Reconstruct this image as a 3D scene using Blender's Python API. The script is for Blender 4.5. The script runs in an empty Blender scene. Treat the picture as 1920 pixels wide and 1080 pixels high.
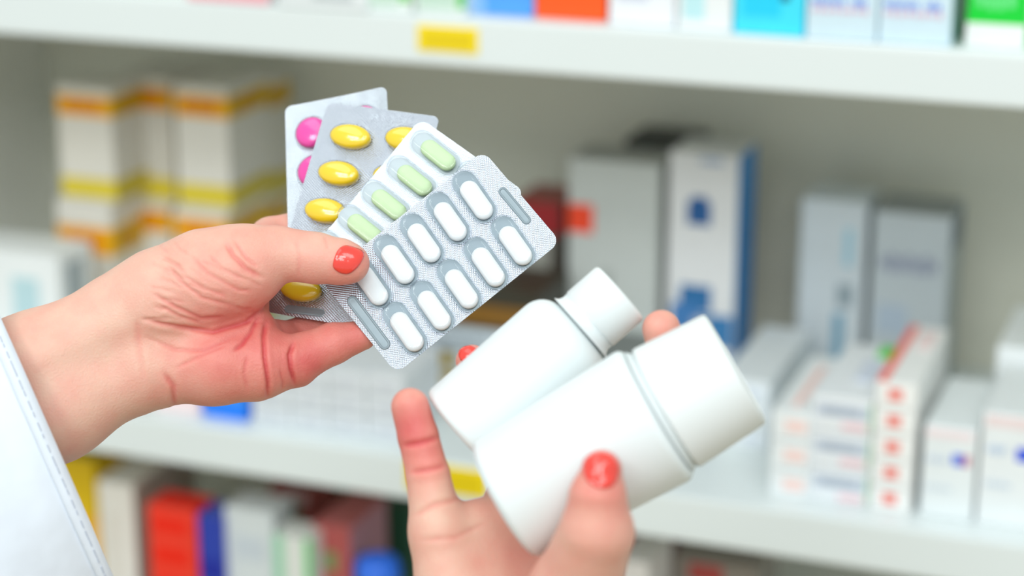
import bpy, bmesh, math, random
import numpy as np
from mathutils import Vector, Matrix
from mathutils.bvhtree import BVHTree

random.seed(7)
S = bpy.context.scene
COL = S.collection

# ------------------------------------------------------------------ camera
FPX = 3810.0                                   # focal length in pixels of a 1920 px wide frame
PITCH, YAW = math.radians(17.2), math.radians(20.9)
CAM = Vector((0.0, -1.2445, 0.5818))
RGT = Vector((math.cos(YAW), math.sin(YAW), 0))
FWD = Vector((-math.sin(YAW) * math.cos(PITCH), math.cos(YAW) * math.cos(PITCH), -math.sin(PITCH)))
UPV = RGT.cross(FWD)
cd = bpy.data.cameras.new('camera'); cam = bpy.data.objects.new('camera', cd); COL.objects.link(cam)
cam.location = CAM
cam.rotation_euler = (math.pi / 2 - PITCH, 0, YAW)
cd.sensor_width = 36.0; cd.lens = 36.0 * FPX / 1920.0
cd.clip_start = 0.02; cd.clip_end = 60
cd.dof.use_dof = True; cd.dof.focus_distance = 0.838; cd.dof.aperture_fstop = 4.3
S.camera = cam

# ------------------------------------------------------------------ world, lamps, exposure
w = bpy.data.worlds.new('world'); S.world = w; w.use_nodes = True
w.node_tree.nodes['Background'].inputs[0].default_value = (0.90, 0.99, 1.0, 1)
w.node_tree.nodes['Background'].inputs[1].default_value = 0.80
def area(name, loc, target, sx, sy, power, colr=(1, 1, 1)):
    l = bpy.data.lights.new(name, 'AREA'); l.shape = 'RECTANGLE'; l.size = sx; l.size_y = sy
    l.energy = power; l.color = colr
    o = bpy.data.objects.new(name, l); COL.objects.link(o); o.location = loc
    o.rotation_euler = (Vector(target) - Vector(loc)).to_track_quat('-Z', 'Y').to_euler()
    return o
area('ceiling_or_fill_lamp', (-0.75, -0.85, 1.75), (-0.35, -0.35, 0.2), 1.3, 0.7, 5.0, (0.97, 1, 1))
area('ceiling_or_fill_lamp', (0.65, -1.25, 1.75), (-0.2, -0.2, 0.2), 0.7, 0.5, 5.5, (0.97, 1, 1))
for lx, ly in ((-0.9, -2.6), (0.9, -2.6), (-0.9, -3.6), (0.9, -3.6), (0.0, -4.6), (1.8, -4.6)):   # unseen panels added to fill the shelves and carton tops and glint on foil
    area('ceiling_or_fill_lamp', (lx, ly, 2.35), (-0.35, 0.0, 0.2), 1.1, 0.4, 15.5, (0.97, 1, 1))
S.view_settings.view_transform = 'Standard'; S.view_settings.look = 'None'
S.view_settings.gamma = 1.0; S.view_settings.use_curve_mapping = False
S.view_settings.exposure = -0.2

# ------------------------------------------------------------------ helpers
def lin(c):
    c = c / 255.0
    return c / 12.92 if c <= 0.04045 else ((c + 0.055) / 1.055) ** 2.4
def rgb(c): return (lin(c[0]), lin(c[1]), lin(c[2]), 1)
def P(px, py, d):                              # point seen at a pixel, d metres along the view axis
    return CAM + RGT * ((px - 960) / FPX * d) - UPV * ((py - 540) / FPX * d) + FWD * d
def ray(px, py): return RGT * ((px - 960) / FPX) - UPV * ((py - 540) / FPX) + FWD
def on_y(px, py, Y=0.0):
    r = ray(px, py); return CAM + r * ((Y - CAM.y) / r.y)
def on_z(px, py, Z):
    r = ray(px, py); return CAM + r * ((Z - CAM.z) / r.z)

MATS = {}
def pm(name, c, rough=0.5, metal=0.0, coat=0.0, sss=0.0, spec=0.5, var=0.0, vscale=40.0):
    if name in MATS: return MATS[name]
    m = bpy.data.materials.new(name); m.use_nodes = True; nt = m.node_tree
    b = nt.nodes['Principled BSDF']
    b.inputs['Base Color'].default_value = rgb(c); b.inputs['Roughness'].default_value = rough
    b.inputs['Metallic'].default_value = metal; b.inputs['Coat Weight'].default_value = coat
    b.inputs['Specular IOR Level'].default_value = spec
    if sss:
        b.inputs['Subsurface Weight'].default_value = sss
        b.inputs['Subsurface Radius'].default_value = (0.004, 0.004, 0.0035)
        b.inputs['Subsurface Scale'].default_value = 1.0
    if var:
        tc = nt.nodes.new('ShaderNodeTexCoord'); n = nt.nodes.new('ShaderNodeTexNoise'); n.inputs['Scale'].default_value = vscale
        n.inputs['Detail'].default_value = 4
        mx = nt.nodes.new('ShaderNodeMix'); mx.data_type = 'RGBA'
        mx.inputs[6].default_value = rgb([max(0, v * (1 - var)) for v in c]); mx.inputs[7].default_value = rgb([min(255, v * (1 + var)) for v in c])
        nt.links.new(tc.outputs['Object'], n.inputs['Vector']); nt.links.new(n.outputs[0], mx.inputs[0])
        nt.links.new(mx.outputs[2], b.inputs['Base Color'])
    MATS[name] = m
    return m
def card(c):                                   # printed carton board of one colour
    return pm('card_%02x%02x%02x' % tuple(int(v) for v in c), c, 0.42, var=0.02, vscale=60)

def link(name, me, mat=None, parent=None, smooth=False):
    o = bpy.data.objects.new(name, me); COL.objects.link(o)
    if mat is not None:
        for m in (mat if isinstance(mat, (list, tuple)) else [mat]): me.materials.append(m)
    if parent is not None: o.parent = parent
    if smooth: me.polygons.foreach_set('use_smooth', [True] * len(me.polygons))
    return o
def thing(name, label, cat, loc=(0, 0, 0), group=None, mat4=None):
    o = bpy.data.objects.new(name, None); COL.objects.link(o); o.empty_display_size = 0.02
    if mat4 is not None: o.matrix_world = mat4
    else: o.location = loc
    o['label'] = label; o['category'] = cat
    if group: o['group'] = group
    return o
def box_mesh(name, x0, x1, y0, y1, z0, z1, bev=0.0):
    bm = bmesh.new(); bmesh.ops.create_cube(bm, size=1)
    for v in bm.verts:
        v.co = ((x0 + x1) / 2 + v.co.x * (x1 - x0), (y0 + y1) / 2 + v.co.y * (y1 - y0), (z0 + z1) / 2 + v.co.z * (z1 - z0))
    if bev: bmesh.ops.bevel(bm, geom=bm.edges[:], offset=bev, segments=2, profile=0.6, affect='EDGES')
    me = bpy.data.meshes.new(name); bm.to_mesh(me); bm.free(); return me
def boxes_mesh(name, lst):
    bm = bmesh.new()
    for (x0, x1, y0, y1, z0, z1) in lst:
        r = bmesh.ops.create_cube(bm, size=1)
        for v in r['verts']:
            v.co = ((x0 + x1) / 2 + v.co.x * (x1 - x0), (y0 + y1) / 2 + v.co.y * (y1 - y0), (z0 + z1) / 2 + v.co.z * (z1 - z0))
    me = bpy.data.meshes.new(name); bm.to_mesh(me); bm.free(); return me
def lathe(name, prof, n=64):                   # profile (r, x) turned about the local X axis
    vs, fs = [], []
    for r, x in prof:
        for k in range(n):
            a = 2 * math.pi * k / n; vs.append((x, r * math.cos(a), r * math.sin(a)))
    for i in range(len(prof) - 1):
        for k in range(n):
            a, b = i * n + k, i * n + (k + 1) % n
            fs.append((a, b, b + n, a + n))
    fs.append(tuple(range(n))[::-1]); fs.append(tuple((len(prof) - 1) * n + k for k in range(n)))
    me = bpy.data.meshes.new(name); me.from_pydata(vs, [], fs); me.update()
    bm = bmesh.new(); bm.from_mesh(me); bmesh.ops.recalc_face_normals(bm, faces=bm.faces); bm.to_mesh(me); bm.free()
    return me

# ------------------------------------------------------------------ structure: shelf rack, floor, wall
ZM, ZU, ZL = 0.034, 0.354, -0.190              # tops of the middle, upper and lower board
DEP = 0.34
fl = link('floor', box_mesh('floor', -4, 4, -4, 2, -1.05, -1.0), pm('floor_vinyl', (165, 140, 88), 0.5, var=0.05, vscale=3)); fl['kind'] = 'structure'  # unseen floor, its warm tan chosen to bounce yellow onto the bottles
wl = link('wall_back', box_mesh('wall_back', -4, 4, 0.5, 0.6, -1.0, 2.6), pm('wall_paint', (222, 222, 214), 0.8, var=0.01, vscale=5)); wl['kind'] = 'structure'
white = pm('white_laminate', (230, 238, 238), 0.35, var=0.008, vscale=8)
greyp = pm('grey_back_panel', (224, 223, 208), 0.55, var=0.03, vscale=5)
rack = thing('shelving_unit', 'white pharmacy shelving unit with a grey back panel, holding all the cartons', 'shelf', (0, 0.17, -1.0))
def rackpart(name, me, m):
    o = link(name, me, m, rack); me.transform(Matrix.Translation((0, -0.17, 1.0))); return o
XL, XR = on_y(100, 300, DEP).x - 0.0, 0.55
boards = []
for z in (ZU, ZM, ZL):
    boards.append(rackpart('shelf_board', box_mesh('shelf_board', XL, XR, 0, DEP, z - 0.034, z, 0.0025), white))
rackpart('back_panel', box_mesh('back_panel', XL - 0.02, XR + 0.02, DEP, DEP + 0.015, -0.999, 1.2), greyp)
rackpart('side_panel', box_mesh('side_panel', XL - 0.02, XL, 0.0, DEP, -0.999, 1.2, 0.002), pm('side_laminate', (240, 240, 232), 0.4, var=0.01, vscale=6))
rackpart('side_panel', box_mesh('side_panel', XR, XR + 0.02, 0.0, DEP, -0.999, 1.2, 0.002), white)
rackpart('plinth', box_mesh('plinth', XL, XR, 0.01, DEP, -1.0, -0.92, 0.002), white)
yel, yel2 = pm('yellow_label', (255, 228, 20), 0.4), pm('yellow_label_print', (238, 208, 0), 0.4)
def shelf_label(px0, px1, py0, py1, board, lab):
    a = on_y(px0, py0, 0); b = on_y(px1, py1, 0); c = on_y(px0, py1 - 10, 0)
    z1, z0 = a.z, b.z
    o = link('price_label', box_mesh('price_label', a.x, b.x, -0.17 - 0.0012, -0.17 + 0.0003, z0 + 1, z1 + 1, 0.0004), yel, board); o['label'] = lab
    i = box_mesh('printed_panel', a.x + 0.004, b.x - 0.004, -0.17 - 0.0016, -0.17 - 0.001, z0 + 1 + 0.003, z1 + 1 - 0.003)
    i.materials.append(yel2); q = bpy.data.objects.new('printed_panel', i); COL.objects.link(q); q.parent = board; q['label'] = 'darker yellow printed middle of the price label'
shelf_label(783, 897, 46, 102, boards[0], 'small yellow price label')
shelf_label(762, 914, 862, 936, boards[1], 'small yellow price label')

# ------------------------------------------------------------------ cartons
def carton(label, x0, x1, ytop, zb, Y=None, ybase=None, dep=0.06, col=(240, 243, 243), prints=(), group=None, top=None, side=None, ht=None, name='medicine_carton', zt=None):
    if Y is None: Y = on_z((x0 + x1) / 2, ybase, zb).y
    A = on_y(x0, ytop, Y); ztop = A.z if zt is None else zt
    if ht: ztop = zb + ht
    ym = ytop if ybase is None else (ytop + ybase) / 2
    X0 = on_y(x0, ym, Y).x; X1 = on_y(x1, ym, Y).x
    W, H = X1 - X0, ztop - zb
    t = thing(name, label, 'box', ((X0 + X1) / 2, Y + dep / 2, zb + 0.0004), group)
    hw, hd = W / 2, dep / 2
    link('body', box_mesh('body', -hw, hw, -hd, hd, 0, H, min(0.0008, H * 0.08)), card(col), t)
    e = 0.0003
    if top is not False:
        link('tuck_flap', box_mesh('tuck_flap', -hw * 0.97, hw * 0.97, -hd * 0.98, hd * 0.94, H - 0.0001, H + 0.0003), card(top or col), t)
    if side:
        link('printed_or_shaded_side', box_mesh('printed_or_shaded_side', hw - 0.0001, hw + e, -hd + 0.001, hd - 0.001, 0.001, H - 0.001), card(side), t)
    for ip, pr in enumerate(prints):
        e = 0.0003 + 0.0001 * ip
        (nm, face, a0, a1, b0, b1, c) = pr[:7]
        if nm == 'printed_lettering':
            n = pr[7] if len(pr) > 7 else 7
            cells = []
            for k in range(n):
                u0 = a0 + (a1 - a0) * k / n; u1 = a0 + (a1 - a0) * (k + 0.72) / n
                cells.append((u0, u1, b0 if k % 3 else b0 + 0.12 * (b1 - b0), b1 if k % 2 else b1 - 0.2 * (b1 - b0)))
        else: cells = [(a0, a1, b0, b1)]
        L = []
        for (u0, u1, v0, v1) in cells:
            if face == 'f': L.append((-hw + W * u0, -hw + W * u1, -hd - e, -hd + 0.0001, H * v0, H * v1))
            elif face == 't': L.append((-hw + W * u0, -hw + W * u1, -hd + dep * v0, -hd + dep * v1, H, H + 0.0004 + e))
            else: L.append((hw - 0.0001, hw + 0.0003 + e, -hd + dep * u0, -hd + dep * u1, H * v0, H * v1))
        link(nm, boxes_mesh(nm, L), card(c), t)
    return t, (X0, X1, Y, zb, ztop)
B, M_, LT = 'printed_band', 'printed_mark', 'printed_lettering'
ORD = ['bottom', 'second lowest', 'third lowest', 'fourth lowest', 'fifth lowest']
def stack(label, n, x0, x1, ytop, zb, Y=None, ybase=None, dep=0.1, col=(240, 243, 243), prints=(), top_prints=(), group=None, side=None):
    if Y is None: Y = on_z((x0 + x1) / 2, ybase, zb).y
    ztop = on_y(x0, ytop, Y).z; h = (ztop - zb) / n
    for k in range(n):
        which = 'topmost' if k == n - 1 else ORD[k]
        carton(label % which, x0, x1, ytop, zb + k * h, Y=Y, dep=dep, col=col, prints=list(prints) + (list(top_prints) if k == n - 1 else []), group=group, zt=zb + (k + 1) * h - 0.0009, top=False, side=side)

# --- upper shelf row (only the feet of the boxes are in frame)
W_ = (242, 244, 244)
UP = [
 ('white carton with a pink foot band on the upper shelf', 352, 500, 4, W_, [(B, 'f', 0, 1, 0, 0.16, (255, 176, 190))]),
 ('plain white carton with a grey patch near its foot, right of the pink banded one', 520, 684, 16, (236, 242, 244), [(M_, 'f', 0.4, 0.85, 0.05, 0.12, (190, 200, 204))]),
 ('white carton with a pale green foot, left of the carton with a green edge', 690, 768, 22, (238, 246, 242), [(M_, 'f', 0.72, 0.96, 0.06, 0.5, (80, 205, 70)), (B, 'f', 0.05, 0.68, 0.03, 0.13, (205, 232, 216))]),
 ('white carton with a green edge standing against the blue carton', 780, 868, 28, (238, 246, 242), [(M_, 'f', 0.84, 1.0, 0.04, 0.6, (90, 205, 90)), (B, 'f', 0.05, 0.8, 0.03, 0.13, (205, 232, 216))]),
 ('sky blue carton beside the orange one on the upper shelf', 872, 997, 29, (84, 164, 242), [(B, 'f', 0, 0.3, 0, 1, (140, 190, 240)), (LT, 'f', 0.42, 0.9, 0.16, 0.22, (190, 220, 250))]),
 ('bright orange carton above the yellow price label', 1003, 1132, 38, (255, 92, 22), [(LT, 'f', 0.2, 0.8, 0.3, 0.36, (255, 190, 150))]),
 ('white carton with faint grey print, right of the orange carton', 1142, 1262, 48, (240, 243, 247), [(LT, 'f', 0.15, 0.6, 0.13, 0.19, (205, 212, 232))]),
 ('white carton with a pale turquoise stripe', 1270, 1368, 58, (240, 244, 245), [(M_, 'f', 0.1, 0.5, 0.06, 0.9, (196, 238, 244))]),
 ('bright cyan carton with a small dark mark', 1376, 1504, 66, (64, 226, 255), [(M_, 'f', 0.12, 0.66, 0.1, 0.6, (30, 212, 252)), (M_, 'f', 0.66, 0.78, 0.19, 0.24, (20, 70, 110))]),
 ('pale blue carton with blue and pink lettering beside the cyan carton', 1512, 1640, 76, (214, 236, 247), [(LT, 'f', 0.06, 0.55, 0.185, 0.23, (120, 150, 228), 6), (LT, 'f', 0.64, 0.86, 0.185, 0.23, (110, 140, 228), 3), (LT, 'f', 0.06, 0.9, 0.145, 0.178, (226, 190, 210), 8)]),
 ('pale blue carton with blue and pink lettering, second from the cyan carton', 1648, 1780, 84, (214, 236, 247), [(LT, 'f', 0.06, 0.55, 0.185, 0.23, (120, 150, 228), 6), (LT, 'f', 0.64, 0.86, 0.185, 0.23, (110, 140, 228), 3), (LT, 'f', 0.06, 0.9, 0.145, 0.178, (226, 190, 210), 8)]),
 ('green carton with a white foot at the end of the upper shelf row', 1812, 1920, 90, (0, 214, 56), [(B, 'f', 0, 1, 0, 0.125, (240, 244, 242)), (LT, 'f', 0.15, 0.85, 0.2, 0.3, (110, 235, 140), 4)]),
]
for (lab, x0, x1, yb, c, pr) in UP:
    carton(lab, x0, x1 + 4, 0, ZU, ybase=yb, dep=0.07, col=c, prints=pr, ht=0.115, group='cartons on the upper shelf', side=(150, 186, 196) if x0 == 1648 else None)  # one side darkened: the shadow in the gap is put into its colour

# --- middle shelf: yellow and white tall cartons at the left
GY = 'yellow banded white cartons'
CW = (226, 222, 212)
OB, YB = (248, 176, 10), (226, 204, 60)
def yb_prints(side, a=0.75, b=0.92):
    p = [(B, 'f', 0, 1, a, b, OB), (LT, 'f', 0.15, 0.8, a + 0.04, b - 0.04, (222, 112, 10), 6), (B, 'f', 0, 1, 0.03, 0.21, YB)]
    if side: p += [(B, 'r', 0, 1, a, b, (222, 178, 20)), (LT, 'r', 0.15, 0.8, a + 0.04, b - 0.04, (196, 130, 10), 5), (B, 'r', 0, 1, 0.03, 0.2, (206, 186, 60))]  # side bands duller than the front ones: side shade put into their colour
    return p
def yellow_col(x0, x1, y_top, y_mid, Y, dep, where, side):
    zt = on_y(x0, y_top, Y).z; zm = on_y(x0, y_mid, Y).z
    carton('white carton with orange and yellow bands, lower of the two %s' % where, x0, x1, y_mid, ZM, Y=Y, dep=dep, col=CW, prints=yb_prints(side, *((0.62, 0.82) if 'nearest' in where else (0.77, 0.94))), group=GY, zt=zm - 0.0009, top=False)
    carton('white carton with orange and yellow bands, upper of the two %s' % where, x0, x1, y_top, zm, Y=Y, dep=dep, col=CW, prints=yb_prints(side), group=GY, zt=zt)
yellow_col(104, 205, 160, 372, 0.15, 0.05, 'nearest the side panel', True)
yellow_col(215, 318, 142, 372, 0.20, 0.07, 'in the middle column', False)
yellow_col(326, 424, 158, 388, 0.165, 0.07, 'in the right column', True)
yellow_col(401, 480, 150, 376, 0.245, 0.06, 'behind the right column', True)
carton('white carton with a pale teal panel at the far left front of the middle shelf', -70, 106, 462, ZM, Y=0.075, dep=0.05, col=(238, 242, 242),
       prints=[(M_, 'f', 0.5, 0.78, 0.25, 0.78, (190, 220, 226)), (LT, 'f', 0.5, 0.85, 0.12, 0.18, (180, 195, 200)), (M_, 'r', 0.2, 0.7, 0.2, 0.9, (170, 182, 188))])
# --- middle shelf: behind the blister packs and bottles
carton('dark brown carton with a dark red top band behind the blister packs', 960, 1052, 376, ZM, Y=0.24, dep=0.06, col=(92, 86, 78), prints=[(B, 'f', 0, 1, 0.80, 1, (168, 34, 38)), (B, 'f', 0, 0.78, 0.1, 0.78, (176, 176, 166))], top=(150, 60, 50))
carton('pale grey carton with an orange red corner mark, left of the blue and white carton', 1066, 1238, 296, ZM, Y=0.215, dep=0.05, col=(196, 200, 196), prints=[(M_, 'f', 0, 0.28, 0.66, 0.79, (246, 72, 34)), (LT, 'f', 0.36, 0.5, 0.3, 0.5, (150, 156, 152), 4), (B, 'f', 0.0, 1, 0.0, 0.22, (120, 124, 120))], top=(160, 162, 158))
carton('black carton standing behind the pale grey and the blue and white cartons', 1172, 1296, 262, ZM, Y=0.28, dep=0.055, col=(42, 46, 46))
carton('tall white and blue carton with a blue emblem and a blue picture at its foot', 1256, 1386, 284, ZM, Y=0.215, dep=0.055, col=(226, 226, 226),
       prints=[(M_, 'f', 0.28, 0.62, 0.70, 0.80, (24, 88, 150)), (M_, 'f', 0.34, 0.56, 0.795, 0.82, (24, 88, 150)), (LT, 'f', 0.45, 0.8, 0.96, 0.985, (120, 150, 190), 5), (M_, 'f', 0.2, 0.66, 0.33, 0.44, (34, 106, 162)), (M_, 'f', 0.08, 0.5, 0.24, 0.36, (60, 120, 180)), (M_, 'f', 0.5, 0.98, 0.18, 0.32, (50, 120, 175)), (M_, 'f', 0.4, 0.62, 0.22, 0.30, (190, 190, 196)), (B, 'f', 0, 1, 0, 0.14, (150, 180, 200))], side=(44, 136, 204))
carton('slim white carton with blue upright print, left of the pale grey printed carton', 1504, 1628, 372, ZM, Y=0.255, dep=0.05, col=(212, 220, 224),
       prints=[(M_, 'f', 0.68, 0.80, 0.66, 0.86, (160, 205, 222)), (M_, 'f', 0.6, 0.84, 0.44, 0.56, (150, 165, 172)), (M_, 'f', 0.56, 0.72, 0.02, 0.4, (120, 168, 192))])
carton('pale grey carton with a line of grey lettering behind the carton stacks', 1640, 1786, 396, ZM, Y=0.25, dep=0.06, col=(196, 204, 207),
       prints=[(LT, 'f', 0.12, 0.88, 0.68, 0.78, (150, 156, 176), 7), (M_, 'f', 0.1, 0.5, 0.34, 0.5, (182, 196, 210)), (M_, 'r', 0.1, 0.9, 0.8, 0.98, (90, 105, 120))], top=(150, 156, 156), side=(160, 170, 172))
# ochre and black stack behind the bottles
for i, (yt, c, pr) in enumerate([(704, (214, 216, 212), [(M_, 'f', 0.0, 0.5, 0.35, 0.8, (190, 160, 30))]),
                                  (668, (40, 46, 46), [(M_, 'f', 0.0, 0.3, 0.1, 0.85, (178, 150, 24)), (M_, 'f', 0.3, 0.42, 0, 1, (190, 196, 196))]),
                                  (622, (196, 206, 212), [(LT, 'f', 0.1, 0.6, 0.3, 0.6, (120, 130, 140))]),
                                  (548, (52, 48, 34), [(B, 'f', 0.25, 0.95, 0.1, 0.62, (128, 88, 18))])]):
    Yk = 0.14
    zt = on_y(780, yt - 20, Yk).z; zb = ZM if i == 0 else zprev
    carton(['grey white carton at the bottom of the ochre and black stack', 'black carton with an ochre block under the white one behind the bottles', 'white carton with grey print under the ochre banded carton', 'dark carton with an ochre band on top of the stack behind the bottles'][i],
           780, 1010, yt, zb, Y=Yk, dep=0.07, col=c, prints=pr, group='ochre and black carton stack', zt=zt - 0.0009, top=False)
    zprev = zt
# low grey white stacks under the left hand
for j, (xa, xb) in enumerate([(470, 540), (543, 612), (615, 684), (687, 756)]):
    stack('small grey white carton, %%s in the %s of four stacks under the hand' % ['first', 'second', 'third', 'fourth'][j], 3, xa, xb, 676 + 7 * j, ZM, ybase=800 + 9 * j, dep=0.07,
          col=(224, 229, 233), prints=[(M_, 'f', 0.15 + 0.1 * (j % 2), 0.8, 0.25, 0.6, (206, 211, 218))], group='small pale grey cartons')
carton('small bright blue carton at the shelf edge below the left hand', 380, 462, 735, ZM, ybase=786, dep=0.06, col=(28, 130, 248), prints=[(B, 'f', 0, 1, 0.8, 1, (80, 165, 252))])
carton('small pale pink carton left of the bright blue one', 290, 374, 728, ZM, ybase=772, dep=0.06, col=(250, 226, 226))
# --- middle shelf: front stacks at the right
SG = 'flat white cartons stacked at the shelf front'
stack('long white carton with a red end mark, %s of the stack of five', 5, 1643, 1722, 712, ZM, ybase=962, dep=0.125, col=(244, 245, 243),
      prints=[(M_, 'f', 0.3, 0.66, 0.3, 0.75, (250, 170, 160)), (M_, 'f', 0.38, 0.58, 0.3, 0.75, (242, 120, 110))], top_prints=[(B, 't', 0.03, 0.24, 0.0, 0.98, (255, 112, 100)), (M_, 't', 0.45, 0.8, 0.6, 0.9, (250, 225, 224))], group=SG)
stack('white carton with a blue grey band, %s of three beside the red marked stack', 3, 1524, 1639, 737, ZM, ybase=946, dep=0.115, col=(236, 240, 243),
      prints=[(B, 'f', 0.08, 0.96, 0.42, 0.78, (198, 208, 222)), (LT, 'f', 0.2, 0.8, 0.5, 0.7, (160, 172, 186), 5), (M_, 'f', 0.5, 0.9, 0.1, 0.28, (244, 206, 212)), (M_, 'f', 0.94, 1, 0.1, 0.9, (196, 226, 200))],
      top_prints=[(M_, 't', 0.62, 1.0, 0.78, 0.98, (70, 214, 40)), (M_, 't', 0.5, 0.8, 0.3, 0.7, (214, 222, 236))], group=SG)
stack('white carton with a faint salmon mark, %s in its stack of three', 3, 1448, 1521, 766, ZM, ybase=936, dep=0.12, col=(238, 243, 244),
      prints=[(M_, 'f', 0.35, 0.9, 0.3, 0.7, (250, 218, 212))], top_prints=[(B, 't', 0.4, 0.62, 0.1, 0.8, (252, 214, 206))], group=SG)
stack('white carton with faint blue print, %s of three behind the near bottle cap', 3, 1350, 1445, 706, ZM, Y=0.10, dep=0.13, col=(234, 240, 243),
      prints=[(M_, 'f', 0.5, 0.85, 0.3, 0.6, (216, 224, 236))], group=SG)
carton('white carton with a small blue and red emblem, right of the red marked stack', 1728, 1829, 796, ZM, ybase=974, dep=0.1, col=(234, 240, 241),
       prints=[(M_, 'f', 0.56, 0.76, 0.60, 0.72, (70, 110, 226)), (M_, 'f', 0.76, 0.88, 0.60, 0.72, (200, 120, 140)), (B, 'f', 0.05, 0.9, 0.88, 0.97, (244, 228, 230)), (LT, 'f', 0.08, 0.5, 0.6, 0.68, (206, 218, 232), 4), (LT, 'f', 0.08, 0.6, 0.3, 0.36, (214, 224, 232), 5)])
carton('white carton with a blue mark at the right end of the middle shelf', 1836, 1962, 772, ZM, ybase=990, dep=0.1, col=(236, 241, 242),
       prints=[(B, 'f', 0.05, 0.95, 0.88, 0.98, (240, 222, 222)), (M_, 'f', 0.54, 0.78, 0.60, 0.72, (44, 84, 224)), (LT, 'f', 0.1, 0.4, 0.64, 0.72, (190, 208, 230), 4), (LT, 'f', 0.1, 0.5, 0.34, 0.4, (206, 218, 230), 5)])
carton('white carton standing behind the end carton with the blue mark', 1870, 2010, 650, ZM, Y=0.13, dep=0.1, col=(240, 244, 244), prints=[(LT, 'f', 0.2, 0.8, 0.5, 0.6, (220, 226, 230))])

# --- lower shelf row
LG = 'cartons on the lower shelf'
def low(lab, x0, x1, yt, Y, dep, c, pr=(), side=None, top=None): carton(lab, x0, x1, yt, ZL, Y=Y, dep=dep, col=c, prints=pr, group=LG, side=side, top=top)
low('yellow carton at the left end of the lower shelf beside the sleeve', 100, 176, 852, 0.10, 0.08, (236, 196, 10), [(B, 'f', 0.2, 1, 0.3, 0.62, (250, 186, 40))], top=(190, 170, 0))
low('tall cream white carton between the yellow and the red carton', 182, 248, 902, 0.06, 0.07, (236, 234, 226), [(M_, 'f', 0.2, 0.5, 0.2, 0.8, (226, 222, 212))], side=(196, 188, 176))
low('beige carton standing behind the red carton', 246, 300, 868, 0.15, 0.06, (206, 192, 176))
low('red carton with darker red bands on the lower shelf', 276, 366, 944, 0.04, 0.03, (250, 64, 44), [(B, 'f', 0.1, 0.8, 0.82, 0.93, (250, 34, 8)), (B, 'f', 0.1, 0.8, 0.62, 0.74, (250, 34, 8)), (B, 'f', 0.1, 0.8, 0.40, 0.54, (250, 24, 4))], side=(244, 70, 110), top=(240, 40, 20))
low('dark blue carton beside the red carton', 370, 416, 966, 0.035, 0.03, (40, 66, 176), [(B, 'f', 0.05, 0.95, 0.60, 0.72, (20, 40, 160)), (B, 'f', 0.05, 0.95, 0.42, 0.5, (70, 100, 200))], top=(70, 90, 190))
low('plain white carton beside the dark blue one', 420, 510, 950, 0.04, 0.035, (222, 230, 232), [(M_, 'f', 0.2, 0.8, 0.7, 0.84, (208, 218, 226))])
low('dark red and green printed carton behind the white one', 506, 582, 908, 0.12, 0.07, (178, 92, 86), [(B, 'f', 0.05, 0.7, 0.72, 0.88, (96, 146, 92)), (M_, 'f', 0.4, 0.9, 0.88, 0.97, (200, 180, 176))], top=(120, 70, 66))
low('small white carton with green edges in front of the dark red one', 512, 582, 1002, 0.03, 0.03, (230, 234, 228), [(B, 'f', 0, 0.28, 0, 1, (160, 216, 184)), (B, 'f', 0.84, 1, 0, 1, (96, 214, 120))])
low('dull red carton with pale green dots', 586, 654, 982, 0.05, 0.07, (186, 90, 88), [(M_, 'f', 0.3, 0.65, 0.72, 0.84, (130, 150, 96)), (M_, 'f', 0.3, 0.65, 0.42, 0.56, (130, 150, 96)), (M_, 'f', 0.7, 0.95, 0.55, 0.66, (190, 120, 120))], side=(196, 140, 150), top=(196, 110, 108))
low('dark green carton at the back of the lower shelf', 590, 690, 905, 0.17, 0.06, (70, 116, 76), [(B, 'f', 0, 0.5, 0.5, 0.75, (130, 76, 72)), (M_, 'f', 0.55, 0.9, 0.3, 0.6, (120, 124, 118))])
low('deep green carton beside the right wrist', 668, 770, 938, 0.15, 0.07, (52, 96, 72), [(M_, 'f', 0.1, 0.5, 0.5, 0.8, (104, 108, 104))])
low('plum red carton below the shelf edge, right of the thumb', 1168, 1246, 1000, 0.16, 0.06, (122, 40, 62), top=(110, 40, 60))
low('white carton in front of the plum red one', 1160, 1216, 1050, 0.05, 0.06, (226, 222, 218))
low('grey brown carton with a red top on the lower shelf', 1262, 1420, 1042, 0.12, 0.07, (150, 140, 130), [(B, 'f', 0.2, 0.6, 0.85, 0.97, (180, 70, 66))])
# blue round pot on the lower shelf
q = on_z(712, 1240, ZL); q = Vector((on_y(708, 1040, 0.06).x, 0.06, ZL)); zt = on_y(708, 1040, 0.06).z
q.z += 0.0004
pot = thing('round_pot', 'bright blue round pot with a domed lid on the lower shelf', 'pot', q)
hh = zt - ZL; rr = 0.017
me = lathe('pot_body', [(rr * 0.9, 0), (rr, 0.003), (rr, hh * 0.72), (rr * 0.95, hh * 0.74)], 40); me.transform(Matrix.Rotation(-math.pi / 2, 4, 'Y'))
link('pot_body', me, pm('blue_plastic', (30, 70, 220), 0.35), pot, True)
me = lathe('lid', [(rr * 1.04, hh * 0.74), (rr * 1.05, hh * 0.9), (rr * 0.9, hh * 0.965), (rr * 0.5, hh * 0.99), (rr * 0.05, hh)], 40); me.transform(Matrix.Rotation(-math.pi / 2, 4, 'Y'))
link('lid', me, pm('light_blue_plastic', (50, 120, 245), 0.3), pot, True)

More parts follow.
